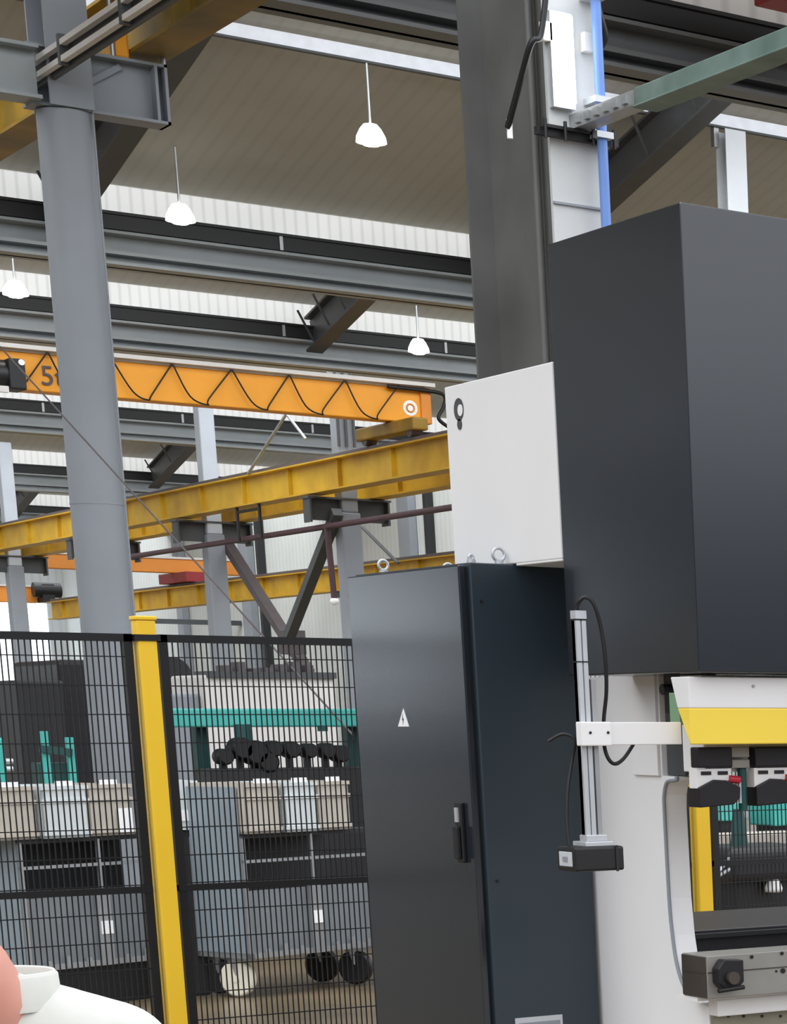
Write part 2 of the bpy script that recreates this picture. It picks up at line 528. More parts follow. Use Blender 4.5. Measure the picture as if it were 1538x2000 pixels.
for (px, py, lab) in ((1068, 58, 'small white junction box left of the tube lamp on the H column'), (1148, 80, 'small white junction box right of the tube lamp on the H column')):
    p = at(px, py, v=15.46)
    j = MB().box((p.x - .035, 15.44, p.z - .07), (p.x + .035, 15.5, p.z + .05))
    tag(j.build('junction_box', M_offwhite, None, .006), lab, 'box')
cab = smooth_path([at(1066, 0, v=15.3), at(1056, 70, v=15.3), at(1038, 85, v=15.3), at(1015, 165, v=15.45), at(992, 250, v=15.6)])
kc = thing('hanging_cable', 'black cable hanging down the left side of the tall H column with a white plug', 'cable', cab[-1])
MB().tube(cab, .02, 8).build('cable_run', M_rubber, kc)
p = at(996, 252, v=15.6)
MB().tube([p + Vector((0, 0, .06)), p - Vector((0, 0, .06))], .02, 8).build('plug', M_paper, kc)
cab = smooth_path([at(1160, -10, v=15.4), at(1172, 35, v=15.4), at(1180, 70, v=15.42), at(1172, 90, v=15.45)])
tag(MB().tube(cab, .03, 8).build('cable_bundle', M_rubber), 'black cable bundle beside the blue pipe at the top of the H column', 'cable')
# grey green arm reaching from the column towards the right
zj = at(1538, 85, u=7.95).z
ja = thing('jib_arm', 'grey green steel arm reaching from the H column out to the upper right', 'arm', (7.95, 15.45, zj))
MB().box((7.88, 9.0, zj - .05), (8.02, 14.6, zj + .06)).box((7.86, 9.0, zj - .065), (8.04, 14.6, zj - .05)).build('arm_beam', M_jib, ja, .012)
sl = MB()
sl.box((7.88, 14.6, zj - .04), (8.0, 15.5, zj + .05))
for k in range(6): sl.box((7.86, 14.68 + k * .13, zj - .02), (7.88, 14.74 + k * .13, zj + .03))
sl.build('slotted_rail', M_zinc, ja)
# light post further right
lp = at(1415, 300, v=33.2)
pl = MB().ibeam((lp.x, 33.0, 0), (lp.x, 33.0, zr - .06), .34, .3, .02, .02, up=(0, 1, 0))
pc = thing('light_post', 'pale narrow column behind the dark machine hood, reaching the thin pale ridge strip', 'column', (lp.x, 33.0, 0))
pl.build('section', M_postpale, pc)
for dx in (-.26, .18): MB().box((lp.x + dx, 33.02, zr - .3), (lp.x + dx + .08, 33.12, zr + .02)).build('splice_plate', M_zinc, pc)

# ------------------------------------------------------------------ near crane runway, top left
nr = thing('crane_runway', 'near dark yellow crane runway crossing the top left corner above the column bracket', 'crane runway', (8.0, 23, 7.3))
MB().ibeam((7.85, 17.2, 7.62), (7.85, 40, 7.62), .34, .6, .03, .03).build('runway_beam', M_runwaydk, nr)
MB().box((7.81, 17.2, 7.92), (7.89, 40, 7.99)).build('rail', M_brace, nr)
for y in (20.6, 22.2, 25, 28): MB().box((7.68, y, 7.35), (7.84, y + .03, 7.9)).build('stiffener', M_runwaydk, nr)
pr = thing('power_rail', 'pair of pale conductor rails slanting across the top left corner', 'rail', (6.9, 22, 7.0))
for dz in (0, .13):
    q = MB().bar((6.9, 17.5, 7.0 + dz), (6.9, 24.2, 7.0 + dz), .05, .045)
    q.build('conductor', M_offwhite, pr)
hk = MB()
for y in (19, 21, 22.6, 24): hk.box((6.87, y, 6.96), (6.99, y + .06, 7.2))
hk.box((6.95, 17.5, 6.95), (6.99, 24.2, 7.2))
hk.build('rail_carrier', M_darksteel, pr)
hb = MB()
p = at(268, 88, v=23.4)
hb.box((7.53, 23.3, 7.262), (7.67, 23.5, p.z + .12))
tag(hb.build('limit_switch', M_orange, None, .02), 'small orange box on the column bracket under the near runway', 'box')

# red hoist beam in the top right corner
p = at(1528, -14, v=21.5)
tag(MB().box((p.x - .2, 21.3, p.z - .12), (p.x + 2.5, 21.7, p.z + .5)).build('red_beam', M_redsteel, None, .02), 'dark red crane beam in the top right corner', 'beam')

# ------------------------------------------------------------------ pendant lamps
def lamp(px, py, v, top, label, r=.2):
    p = at(px, py, v=v)
    t = thing('pendant_lamp', label, 'lamp', (p.x, p.y, p.z - .1))
    MB().lathe([(.05, .17), (.09, .16), (r * .7, .10), (r * .95, 0), (r, -.07), (r * .97, -.07), (r * .9, -.0), (r * .6, .09), (.04, .15)], (p.x, p.y, p.z)).build('lamp_shade', M_shade, t)
    MB().lathe([(0, -.12), (r * .5, -.105), (r * .85, -.06), (r * .88, -.02), (0, -.01)], (p.x, p.y, p.z)).build('diffuser', M_lamp, t)
    MB().tube([(p.x, p.y, p.z + .15), (p.x, p.y, top)], .018, 8).build('hanging_rod', M_alu, t)
lamp(725, 268, 33.0, zr - .03, 'glowing pendant lamp hanging from the thin pale ridge strip at the top', .2)
lamp(352, 422, 36.6, GZ + SLR * 1.4, 'glowing pendant lamp right of the big round column, in front of the skylight band', .2)
lamp(818, 680, 44.0, GZ + SLR * 2.2, 'small glowing pendant lamp above the right end of the orange crane bridge', .19)
lamp(30, 568, 44.9, GZ + SLR * 1.4, 'glowing pendant lamp at the left edge above the orange crane bridge', .2)

# ------------------------------------------------------------------ second runway, crane bridge
def runway(u, v0, v1, z0, z1, label, bm):
    r = thing('crane_runway', label, 'crane runway', (u, (v0 + v1) / 2, z0))
    MB().ibeam((u, v0, (z0 + z1) / 2), (u, v1, (z0 + z1) / 2), .36, z1 - z0, .03, .03).build('runway_beam', bm, r)
    MB().box((u - .05, v0, z1), (u + .05, v1, z1 + .09)).build('rail', M_brace, r)
    y = v0 + 1
    while y < v1 - .5:
        MB().box((u - .1, y, z0 + .03), (u + .1, y + .02, z1 - .03)).build('stiffener', bm, r); y += 2.6
    return r
runway(19.2, 34, 102, 5.95, 6.56, 'long yellow crane runway below the orange bridge, nearer of its pair', M_runway)
runway(20.4, 34, 102, 5.92, 6.52, 'yellow crane runway on the far side of the far columns', M_runway)
lowr = runway(25.0, 44, 88, 4.76, 5.34, 'low far yellow crane runway in front of the right wall', M_runway)
for y in (46.0, 63.0, 84.5): MB().box((24.9, y, 4.6), (29.97, y + .2, 4.757)).build('wall_bracket', M_darksteel, lowr)

cb = thing('crane_bridge', 'bright orange overhead crane bridge spanning from the left edge to the white panel', 'crane', (14, 45.4, 7.06))
MB().box((6.5, 45.2, 7.0), (19.75, 45.6, 7.62)).build('bridge_girder', M_orange, cb, .02)
MB().box((6.5, 45.05, 7.66), (19.9, 45.18, 7.73)).box((6.5, 45.18, 7.62), (19.75, 45.3, 7.66)).build('festoon_track', M_offwhite, cb)
MB().box((19.65, 45.15, 6.99), (19.85, 45.65, 7.64)).build('girder_end_plate', M_orange2, cb, .02)
MB().box((19.05, 44.2, 6.76), (19.35, 46.9, 6.99)).build('end_truck', M_runwaydk, cb, .03)
for y in (44.5, 46.6):
    MB().tube([(19.1, y, 6.795), (19.3, y, 6.795)], .14, 20).build('track_wheel', M_brace, cb)
fc = MB(); x = 7.0
while x < 19.2:
    d = random.uniform(-.06, .06)
    fc.tube(smooth_path([(x, 45.12, 7.64), (x + .3 + d, 45.1, 7.12), (x + .55, 45.12, 7.0), (x + .62 + d, 45.1, 7.1), (x + 1.0, 45.12, 7.64)], 5), .014, 6); x += 1.02
fc.build('festoon_cable', M_rubber, cb)
MB().tube(smooth_path([(19.0, 45.1, 7.6), (19.9, 45.1, 7.58), (20.1, 45.1, 7.5), (20.05, 45.1, 7.3), (19.95, 45.1, 7.1), (20.15, 45.1, 6.95)], 5), .035, 8).build('supply_cable', M_rubber, cb)
p = at(802, 797, v=45.19)
MB().tube([(p.x, 45.19, p.z), (p.x, 45.21, p.z)], .14, 24).build('round_emblem', M_paper, cb)
em = MB().torus((p.x, 45.188, p.z), .07, .016, 'y')
em.build('emblem_ring', M_orange2, cb)
tx = bpy.data.curves.new('capacity_text', 'FONT')
tx.body = '5t'; tx.size = .46; tx.extrude = .004
tob = bpy.data.objects.new('capacity_text', tx)
COL.objects.link(tob)
dg = bpy.context.evaluated_depsgraph_get()
tme = bpy.data.meshes.new_from_object(tob.evaluated_get(dg))
bpy.data.objects.remove(tob)
p = at(80, 751, v=45.18)
cap = bpy.data.objects.new('capacity_mark', tme)
tme.materials.clear(); tme.materials.append(M_brace)
COL.objects.link(cap); cap.parent = cb
cap.location = Vector((p.x, 45.18, p.z)) - ORG[cb]
cap.rotation_euler = (math.pi / 2, 0, 0)
# hoist
hu0, hu1 = at(-60, 745, v=44.9).x, at(46, 745, v=44.9).x
ho = thing('hoist', 'black hoist trolley on the orange crane bridge at the left edge', 'hoist', ((hu0 + hu1) / 2, 44.9, 6.9))
MB().tube([(hu0, 44.75, 7.16), (hu1 - .1, 44.75, 7.16)], .22, 20).build('drum', M_black, ho)
MB().box((hu1 - .32, 44.5, 6.92), (hu1 - .06, 45.0, 7.42)).build('gearbox', M_dkmach, ho, .03)
MB().box((hu0, 44.85, 7.3), (hu1, 45.04, 7.42)).build('trolley_frame', M_black, ho)
MB().box((hu0 + .3, 44.5, 6.86), (hu1 - .35, 44.6, 6.96)).build('nameplate', M_offwhite, ho)
MB().tube([(hu1 - .12, 44.48, 7.36), (hu1 - .12, 44.5, 7.36)], .05, 12).build('warning_light', M_paper, ho)

# far crane bridges
def far_bridge(v, ua, ub, z0, z1, label):
    r = thing('far_crane_bridge', label, 'crane', ((ua + ub) / 2, v, z0))
    MB().box((ua, v - .2, z0), (ub, v + .2, z1)).build('bridge_girder', M_orange2, r, .02)
    MB().box((ua, v - .25, z1), (ub, v - .1, z1 + .06)).build('festoon_track', M_offwhite, r)
    return r
r = far_bridge(75, 21, 26.7, 5.72, 6.12, 'far dull orange crane bridge right of the round column, above the low yellow runway')
MB().box((24.7, 73.8, 5.44), (25.3, 76.2, 5.72)).build('end_truck', M_redsteel, r)
r = far_bridge(94, 21, 26.2, 5.55, 6.1, 'farthest orange crane bridge low at the left edge')
p = at(98, 1152, v=93)
h2 = thing('far_hoist', 'small black hoist under the farthest orange crane bridge', 'hoist', (p.x, 93, p.z - .3))
MB().tube([(p.x - .45, 93.4, p.z), (p.x + .45, 93.4, p.z)], .26, 16).build('drum', M_black, h2)
MB().box((p.x - .2, 93.2, p.z + .2), (p.x + .2, 93.9, 5.55)).build('trolley_frame', M_black, h2)

# ------------------------------------------------------------------ pipes, bracing and rods between the far columns
pp = thing('pipe_run', 'dark red pipe running between the far columns below the yellow runway', 'pipe', (19.25, 50, 5.3))
MB().tube([(19.25, 38, 5.32), (19.25, 62, 5.3)], .06, 10).build('pipe', M_purple, pp)
MB().tube([(19.25, 49.1, 5.3), (19.3, 49.1, 3.9)], .06, 10).build('drop_pipe', M_purple, pp)
MB().lathe([(0, -.09), (.07, -.05), (.09, 0), (.07, .05), (0, .09)], (19.3, 49.1, 3.85), 12).build('valve', M_paper, pp)
hg = MB()
for y in (52.3, 53.6):
    hg.tube([(19.1, y, 5.95), (19.1, y, 5.25)], .035, 6)
hg.tube([(19.1, 52.3, 5.85), (19.1, 53.6, 5.85)], .03, 6)
hg.build('pipe_hanger', M_black, pp)
xb = thing('cross_brace', 'dark steel cross brace between the two far columns left of the cabinet', 'brace', (19.8, 53, 2.4))
a, b = at(657, 1005, u=19.49), at(562, 1250, u=19.49)
MB().bar(a + (a - b) * .02, b, .18, .2, (1, 0, 0)).build('strut', M_darksteel, xb)
a, b = at(445, 1065, u=20.11), at(604, 1315, u=20.11)
MB().bar(a + (a - b) * .04, b, .18, .22, (1, 0, 0)).build('strut', M_brace, xb)
a = at(575, 1255, u=19.85)
MB().box((19.595, a.y - .25, a.z - .25), (20.005, a.y + .25, a.z + .25)).build('gusset_plate', M_brace, xb)
rods = [((485, 925), (560, 808), 19.0, 'thin grey tie rod leaning right below the orange crane bridge', .03, M_zinc),
        ((558, 806), (598, 858), 19.0, 'short thin grey tie rod leaning left below the orange crane bridge', .03, M_zinc),
        ((708, 1030), (778, 1100), 19.0, 'thin dark tie rod slanting down behind the electrical cabinet', .03, M_darksteel)]
for (q0, q1, u, lab, rad, m) in rods:
    tag(MB().tube([at(*q0, u=u), at(*q1, u=u)], rad, 8).build('tie_rod', m), lab, 'rod')
w0, w1 = at(-20, 655, D=17.5), at(690, 1436, D=13.2)
tag(MB().tube([w0, w1], .0055, 8).build('stay_wire', M_brace), 'long thin stay wire slanting down in front of the round column', 'wire')

# wall posts on the right wall
for (px, py, w, m, lab) in ((835, 1040, .09, M_dkmach, 'thin dark post on the right wall, left of the white machine panel'),
                            (792, 1040, .4, M_column, 'wide grey post on the right wall, left of the white machine panel'),
                            (506, 1100, .1, M_dkmach, 'thin dark post on the right wall, between the two far columns'),
                            (478, 1100, .4, M_column, 'wide grey post on the right wall, right of the middle far column'),
                            (350, 1150, .3, M_column, 'wide grey post on the right wall, right of the round column')):
    y = at(px, py, u=29.8).y
    tag(MB().box((29.75, y - w, 0), (29.98, y + w, 8.1)).build('wall_post', m), lab, 'post')

# ------------------------------------------------------------------ machines behind the fence
def boxpx(x0, x1, ytop, v, depth, zb=0.0):
    a = at(x0, ytop, v=v); b = at(x1, ytop, v=v)
    return (a.x, v, zb), (b.x, v + depth, a.z)
wm = thing('white_machine', 'big off-white machine housing behind the fence, above the teal beam', 'machine', (at(520, 1400, v=20).x, 20, 0))
a, b = boxpx(398, 655, 1318, 20, .8)
MB().box(a, b).build('housing', M_offwhite, wm, .02)
MB().box((a[0] + .02, 19.97, b[2] - .02), (b[0], 20.3, b[2] + .03)).build('top_rim', M_darksteel, wm)
k = MB()
for i in range(7): k.box((a[0] + .2 + i * .11, 20.1, b[2] + .03), (a[0] + .26 + i * .11, 20.3, b[2] + random.uniform(.05, .12)))
k.build('pipe_fitting', M_brace, wm)
MB().box((a[0] - .22, 20.1, 0), (a[0] - .01, 20.7, b[2] - .15)).build('side_cabinet', M_column, wm, .02)

tb = thing('tube_bender', 'teal beamed machine with a row of black rollers behind the right cart', 'machine', (6.2, 17.2, 0))
xa, xb_ = at(322, 1400, v=17.2).x, at(720, 1400, v=17.2).x
z0, z1 = at(500, 1420, v=17.2).z, at(500, 1384, v=17.2).z
MB().box((xa, 17.1, z0), (xb_ + 1.0, 17.3, z1)).build('beam', M_teal, tb, .012)
for px in (395, 690):
    x = at(px, 1450, v=17.3).x
    MB().box((x - .04, 17.3, 0), (x + .04, 17.4, z1)).build('post', M_tealdk, tb)
x = at(470, 1430, v=17.1).x
MB().tube([(x, 17.06, z0 + .02), (x, 17.06, z0 - .11)], .055, 18).build('motor', M_tealdk, tb)
x = at(628, 1420, v=17.1).x
MB().tube([(x, 17.08, z0 + .01), (x, 17.08, z0 - .03)], .035, 14).build('sensor_cap', M_tealdk, tb)
zc = at(540, 1500, v=17).z
MB().box((at(400, 1500, v=17).x, 16.9, 0), (xb_ + .8, 17.25, zc)).build('bed', M_dkmach, tb, .01)
for (px, py, rr) in ((437, 1478, .055), (470, 1462, .075), (497, 1470, .085), (520, 1488, .075), (533, 1462, .055), (567, 1464, .058), (602, 1466, .052), (637, 1466, .055), (663, 1472, .06)):
    c = at(px, py, v=16.95)
    w = MB().tube([(c.x, 16.88, c.z), (c.x, 16.9, c.z), (c.x, 17.02, c.z), (c.x, 17.04, c.z)], [rr * .8, rr, rr, rr * .8], 20)
    w.tube([(c.x, 16.9, c.z), (c.x, 17.0, c.z)], rr * .3, 10)
    w.box((c.x - .02, 16.96, zc), (c.x + .02, 17.0, c.z))
    w.build('roller', M_rubber, tb)

dm = thing('dark_machine', 'large dark machine block standing behind the round column and fence', 'machine', (at(120, 1400, v=26).x, 26, 0))
a, b = boxpx(32, 125, 1328, 26, 1.2)
MB().box(a, b).build('control_cabinet', M_dkmach, dm, .03)
a, b = boxpx(112, 330, 1288, 26.2, 1.6)
MB().box(a, b).build('housing', M_tool, dm, .05)
a, b = boxpx(296, 374, 1282, 25.6, .8)
w = (b[0] - a[0]) / 2
MB().prism([(a[0], 0)] + [(b[0], 0)] + [(a[0] + w + w * math.cos(t * math.pi / 10), b[2] - w + w * math.sin(t * math.pi / 10)) for t in range(11)], 'y', 25.6, 26.3).build('hood', M_dkmach, dm, .01)

ts = thing('teal_stand', 'small teal pipe stand in front of the dark machine, behind the left cart', 'stand', (at(105, 1490, v=17.5).x, 17.5, 0))
for px, yt in ((82, 1428), (132, 1440)):
    p = at(px, yt, v=17.5)
    MB().box((p.x - .022, 17.45, 0), (p.x + .022, 17.5, p.z)).build('upright', M_teal, ts)
p0, p1 = at(78, 1462, v=17.45), at(140, 1470, v=17.45)
MB().bar(p0, p1, .04, .05).build('cross_bar', M_tealdk, ts)
MB().box((p0.x, 17.5, 0), (p1.x, 17.7, at(100, 1490, v=17.5).z)).build('base_box', M_tealdk, ts, .01)
t2 = thing('teal_pump', 'teal pump unit at the left edge behind the fence', 'pump', (at(5, 1480, v=17.5).x, 17.5, 0))
p0, p1 = at(-30, 1440, v=17.5), at(8, 1440, v=17.5)
MB().box((p0.x, 17.5, 0), (p1.x, 17.8, p1.z)).build('body', M_teal, t2, .02)
for py in (1487, 1502):
    c = at(20, py, v=17.5)
    MB().tube([(p1.x, 17.52, c.z), (c.x + .02, 17.52, c.z)], .02, 10).build('outlet', M_alu, t2)
p0, p1 = at(-40, 1352, v=34), at(25, 1420, v=34)
rm = thing('red_machine', 'red machine far back at the left edge, beside the dark machine', 'machine', (p0.x, 34, 0))
MB().box((p0.x, 34, .9), (p1.x, 35.2, p0.z)).build('body', M_red, rm, .05)
MB().box((p0.x + .05, 34.1, 0), (p1.x - .1, 35, .9)).build('plinth', M_brace, rm)

# ------------------------------------------------------------------ carts with crates (turned by about 20 degrees)
YAW = math.radians(20)
CW, SW = math.cos(YAW), math.sin(YAW)
def cart(px, py, zbot, D, label, tags, wheels, cx, cp):
    o = at(px, py, D=D); o.z = 0
    root = thing('storage_cart', label, 'cart', o)
    X = Vector((CW, SW, 0)); Y = Vector((-SW, CW, 0))
    def P(x, y, z): return o + X * x + Y * y + Vector((0, 0, z))
    def B(mb, x0, x1, y0, y1, z0, z1):
        vs = [P(x, y, z) for z in (z0, z1) for (x, y) in ((x0, y0), (x1, y0), (x1, y1), (x0, y1))]
        return mb.add(vs, [(0, 3, 2, 1), (4, 5, 6, 7), (0, 1, 5, 4), (1, 2, 6, 5), (2, 3, 7, 6), (3, 0, 4, 7)])
    L, Dp = .92, .44
    f = MB()
    B(f, 0, L, 0, .03, zbot, zbot + .03); B(f, 0, L, Dp - .03, Dp, zbot, zbot + .03)
    B(f, 0, .03, 0, Dp, zbot, zbot + .03); B(f, L - .03, L, 0, Dp, zbot, zbot + .03)
    for i in range(7): B(f, .1 + i * .12, .13 + i * .12, -.006, 0, zbot + .005, zbot + .05 + .02 * (i % 2))
    f.build('base_frame', M_zinc, root)
    for (x, y) in ((0, 0), (L - .02, 0), (0, Dp - .02), (L - .02, Dp - .02), (L / 2, -.003)):
        B(MB(), x, x + .018, y, y + .018, zbot, .90).build('upright', M_zinc, root)
    B(MB(), 0, L, -.002, .014, .755, .772).build('front_rail', M_zinc, root)
    B(MB(), .02, L - .02, .02, .05, zbot + .03, .60).build('front_panel', M_cart, root)
    B(MB(), -.004, .004, .02, Dp - .02, zbot + .03, 1.17).build('side_panel', M_bluegrey, root)
    B(MB(), .02, L - .02, Dp - .05, Dp - .03, zbot + .03, .9).build('back_panel', M_dkmach, root)
    B(MB(), 0, L, 0, Dp, .89, .915).build('top_shelf', M_dkmach, root)
    sp = MB(); B(sp, L / 2 - .03, L / 2 + .05, -.008, .02, zbot, .62)
    sp.build('locking_plate', M_zinc, root)
    B(MB(), L / 2 - .02, L / 2 + .05, -.014, -.008, zbot + .17, zbot + .24).build('cart_tag', M_paper, root)
    if not wheels:
        B(MB(), .05, L, .04, Dp - .02, 0, zbot - .002).build('plinth', M_rubber, root)  # black block filling the dark void under the cart
    for (x, y) in ((.07, .19), (.12, Dp - .04), (L - .1, .1), (L - .1, Dp - .06)) if wheels else ():
        c = P(x, y, .105)
        k = MB()
        k.box((c.x - .05, c.y - .04, .195), (c.x + .05, c.y + .04, zbot + .002))
        k.bar(c + Vector((-.03, -.03, .1)), c + Vector((0, -.03, 0)), .012, .05)
        cs = k.build('caster', M_zinc, root)
        wv = c + FWH * -.02
        d = (RGT * .12 + FWH).normalized()
        wl = MB().tube([wv - d * .022, wv - d * .018, wv + d * .018, wv + d * .022], [.09, .1, .1, .09], 28)
        wl.tube([wv - d * .028, wv - d * .02], .02, 12)
        wl.build('wheel', M_caster if x < .1 else M_rubber, cs)
    n = len(tags)
    for i, (m, lab, dy) in enumerate(tags):
        x0 = cx + i * cp; x1 = x0 + cp - .022
        c = thing('plastic_crate', lab, 'crate', P((x0 + x1) / 2, Dp / 2, .915), 'plastic crates on top of the carts')
        s = MB()
        yf = -.02 + dy; yb = Dp - .03
        B(s, x0, x1, yf, yf + .012, .915, 1.19); B(s, x0, x1, yb - .012, yb, .915, 1.19)
        B(s, x0, x0 + .012, yf, yb, .915, 1.19); B(s, x1 - .012, x1, yf, yb, .915, 1.19)
        B(s, x0, x1, yf, yb, .915, .93)
        for zz in (.93, 1.10, 1.17): B(s, x0 - .006, x1 + .006, yf - .008, yf, zz, zz + .02)
        s.build('crate_body', m, c)
        tg = MB(); xm = (x0 + x1) / 2
        B(tg, xm - .05, xm + .05, yf - .006, yf + .004, 1.185, 1.215)
        tg.build('paper_tag', M_paper, c)
        if m is M_beige and i == 2 and dy == 0:
            B(MB(), x1 - .1, x1 - .01, yf - .012, yf - .008, .93, 1.06).build('paper_sheet', M_paper, c)
    return root
cart(58, 1888, .215, 12.6, 'left grey storage cart over a black block, behind the fence left of the yellow post',
     [(M_beige, 'beige crate on the left cart, at its left end', .0), (M_pale, 'pale grey crate in the middle of the left cart', -.03), (M_beige, 'beige crate with a white sheet on the left cart beside the yellow post', .0)], False, -.165, .29)
cart(490, 1866, .225, 13.2, 'right grey storage cart with a cream wheel behind the fence, beside the electrical cabinet',
     [(M_beige, 'beige crate on the right cart, at its left end', -.02), (M_pale, 'pale grey crate in the middle of the right cart', -.03), (M_beige, 'beige crate on the right cart nearest the electrical cabinet', -.01)], True, .012, .246)
# loose crate between the carts
p = at(372, 1625, D=13.4)
c = thing('plastic_crate', 'pale crate standing on a box between the two carts, right behind the yellow post', 'crate', (p.x, p.y, .93), 'plastic crates on top of the carts')
q = MB().box((p.x - .13, p.y, .93), (p.x + .06, p.y + .3, .945)).box((p.x - .13, p.y, .945), (p.x + .06, p.y + .012, 1.2)).box((p.x - .13, p.y + .288, .945), (p.x + .06, p.y + .3, 1.2)).box((p.x - .13, p.y + .012, .945), (p.x - .118, p.y + .288, 1.2)).box((p.x + .048, p.y + .012, .945), (p.x + .06, p.y + .288, 1.2))
q.build('crate_body', M_pale, c)
MB().box((p.x - .07, p.y - .006, .98), (p.x + .04, p.y - .001, 1.04)).build('paper_tag', M_paper, c)
tag(MB().box((p.x - .12, p.y + .02, 0), (p.x + .05, p.y + .28, .928)).build('tall_box', M_dkmach, None, .01), 'tall dark box between the two carts under a pale crate', 'box')

# ------------------------------------------------------------------ fence
FV = 9.42
def fence_post(uc, label):
    r = thing('fence_post', label, 'post', (uc, FV, 0), 'yellow fence posts')
    MB().box((uc - .034, FV - .034, .012), (uc + .034, FV + .034, 1.90)).build('tube', M_post, r, .006)
    MB().box((uc - .038, FV - .038, 1.90), (uc + .038, FV + .038, 1.915)).build('cap', M_post, r, .004)
    MB().box((uc - .046, FV - .038, 1.825), (uc + .046, FV + .038, 1.848)).build('clamp', M_black, r)
    MB().box((uc - .08, FV - .08, 0), (uc + .08, FV + .08, .012)).build('foot_plate', M_post, r)
    return r
fence_post(2.985, 'yellow square fence post standing free left of the electrical cabinet')
fence_post(5.246, 'yellow fence post seen through the mouth of the press brake')
fence_post(.72, 'yellow fence post outside the left edge of the picture')

def fence_panel(u0, u1, label):
    r = thing('mesh_fence', label, 'fence', ((u0 + u1) / 2, FV, .1), 'black mesh fence panels')
    f = MB()
    f.box((u0, FV - .014, 1.822), (u1, FV + .014, 1.850)); f.box((u0, FV - .014, .10), (u1, FV + .014, .128))
    f.box((u0, FV - .014, .10), (u0 + .03, FV + .014, 1.85)); f.box((u1 - .03, FV - .014, .10), (u1, FV + .014, 1.85))
    f.build('frame', M_black, r)
    MB().box((u0, FV - .016, .902), (u1, FV + .012, .926)).build('middle_rail', M_black, r)
    w = MB()
    x = u0 + .03
    while x < u1 - .03:
        w.box((x - .0022, FV - .002, .12), (x + .0022, FV + .002, 1.83)); x += .0205
    z = .2
    while z < 1.82:
        w.box((u0 + .02, FV - .006, z - .002), (u1 - .02, FV - .002, z + .002)); z += .1045
    w.build('wire_mesh', M_black, r)
    return r
fence_panel(.78, 2.938, 'black mesh fence panel left of the free yellow post')
fence_panel(3.032, 5.19, 'black mesh fence panel between the free yellow post and the electrical cabinet')
fence_panel(5.30, 7.4, 'black mesh fence panel seen through the mouth of the press brake')

# ------------------------------------------------------------------ electrical cabinet
cabn = thing('electrical_cabinet', 'tall anthracite electrical cabinet with warning triangle, left of the press brake', 'cabinet', (3.03, 6.75, 0))
MB().box((2.872, 6.352, .06), (3.185, 7.14, 1.962)).build('body', M_cab, cabn, .004)
MB().box((2.88, 6.37, 0), (3.17, 7.12, .06)).build('plinth', M_black, cabn)
d = MB().box((2.846, 6.366, .07), (2.866, 7.132, 1.955)).build('door', M_door, cabn, .004)
MB().box((2.866, 6.372, .075), (2.8725, 7.125, 1.95)).build('door_seal', M_rubber, cabn)
h = MB()
h.box((2.834, 6.418, 1.15), (2.846, 6.458, 1.315))
h.box((2.822, 6.424, 1.16), (2.834, 6.452, 1.25))
h.build('handle', M_black, d, .003)
MB().box((2.829, 6.43, 1.262), (2.8345, 6.448, 1.302)).build('lock_insert', M_alu, d)
t = at(788, 1384, u=2.845), at(778, 1419, u=2.845), at(799, 1419, u=2.845)
tri = MB().prism([(t[0].y, t[0].z), (t[1].y, t[1].z), (t[2].y, t[2].z)], 'x', 2.8445, 2.846)
ts_ = tri.build('warning_sticker', M_paper, d)
cz = (t[0] + t[1] + t[2]) / 3
MB().prism([(cz.y + .001, cz.z + .02), (cz.y + .007, cz.z), (cz.y + .001, cz.z + .002), (cz.y + .003, cz.z - .012), (cz.y - .006, cz.z + .006), (cz.y, cz.z + .004)], 'x', 2.8438, 2.8445).build('bolt_sign', M_darksteel, ts_)
for (uu, vv, R) in ((2.975, 6.39, .017), (2.91, 7.02, .014), (2.895, 6.39, .006), (3.12, 7.05, .014)):
    e = MB()
    e.tube([(uu, vv, 1.962), (uu, vv, 1.972)], .012, 14)
    e.torus((uu, vv, 1.972 + R), R, .0045, 'y')
    e.build('lifting_eye', M_alu, cabn)
l0, l1 = at(1006, 1989, v=6.351), at(1098, 1981, v=6.351)
MB().box((l0.x, 6.348, l0.z - .09), (l1.x, 6.352, l0.z)).build('rating_plate', M_alu, cabn)
MB().box((l0.x + .008, 6.3465, l0.z - .03), (l1.x - .008, 6.348, l0.z - .015)).build('plate_text', M_column, cabn)
for zz in (.4, 1.1, 1.86):
    MB().tube([(2.9, 6.346, zz), (2.9, 6.352, zz)], .004, 8).build('screw', M_black, cabn)

# ------------------------------------------------------------------ press brake
pb = thing('press_brake', 'white and anthracite press brake machine at the right edge', 'machine', (4.4, 6.1, 0))
MR = 6.0
hood = MB().box((3.004, 5.364, 1.658), (MR, 6.066, 2.757)).build('hood', M_box, pb, .004)
# upper rear side cover with its lifting hole
hp = at(897, 800, u=3.0)
sc = MB().box((3.0, 6.066, 1.9635), (3.45, 6.732, 2.465)).box((3.0, 6.066, 1.957), (3.45, 6.34, 1.9635)).build('rear_side_cover', M_white, pb, .004)
lh = MB().tube([(2.9985, hp.y, hp.z), (3.0005, hp.y, hp.z)], .031, 20)
lh.tube([(2.9985, hp.y - .0, hp.z - .04), (3.0005, hp.y, hp.z - .04)], .015, 16)
lh.build('lifting_hole', M_darksteel, sc)
MB().tube([(2.997, hp.y - .012, hp.z - .003), (2.9985, hp.y - .012, hp.z - .003)], .016, 16).build('hole_plug', M_frame, sc)
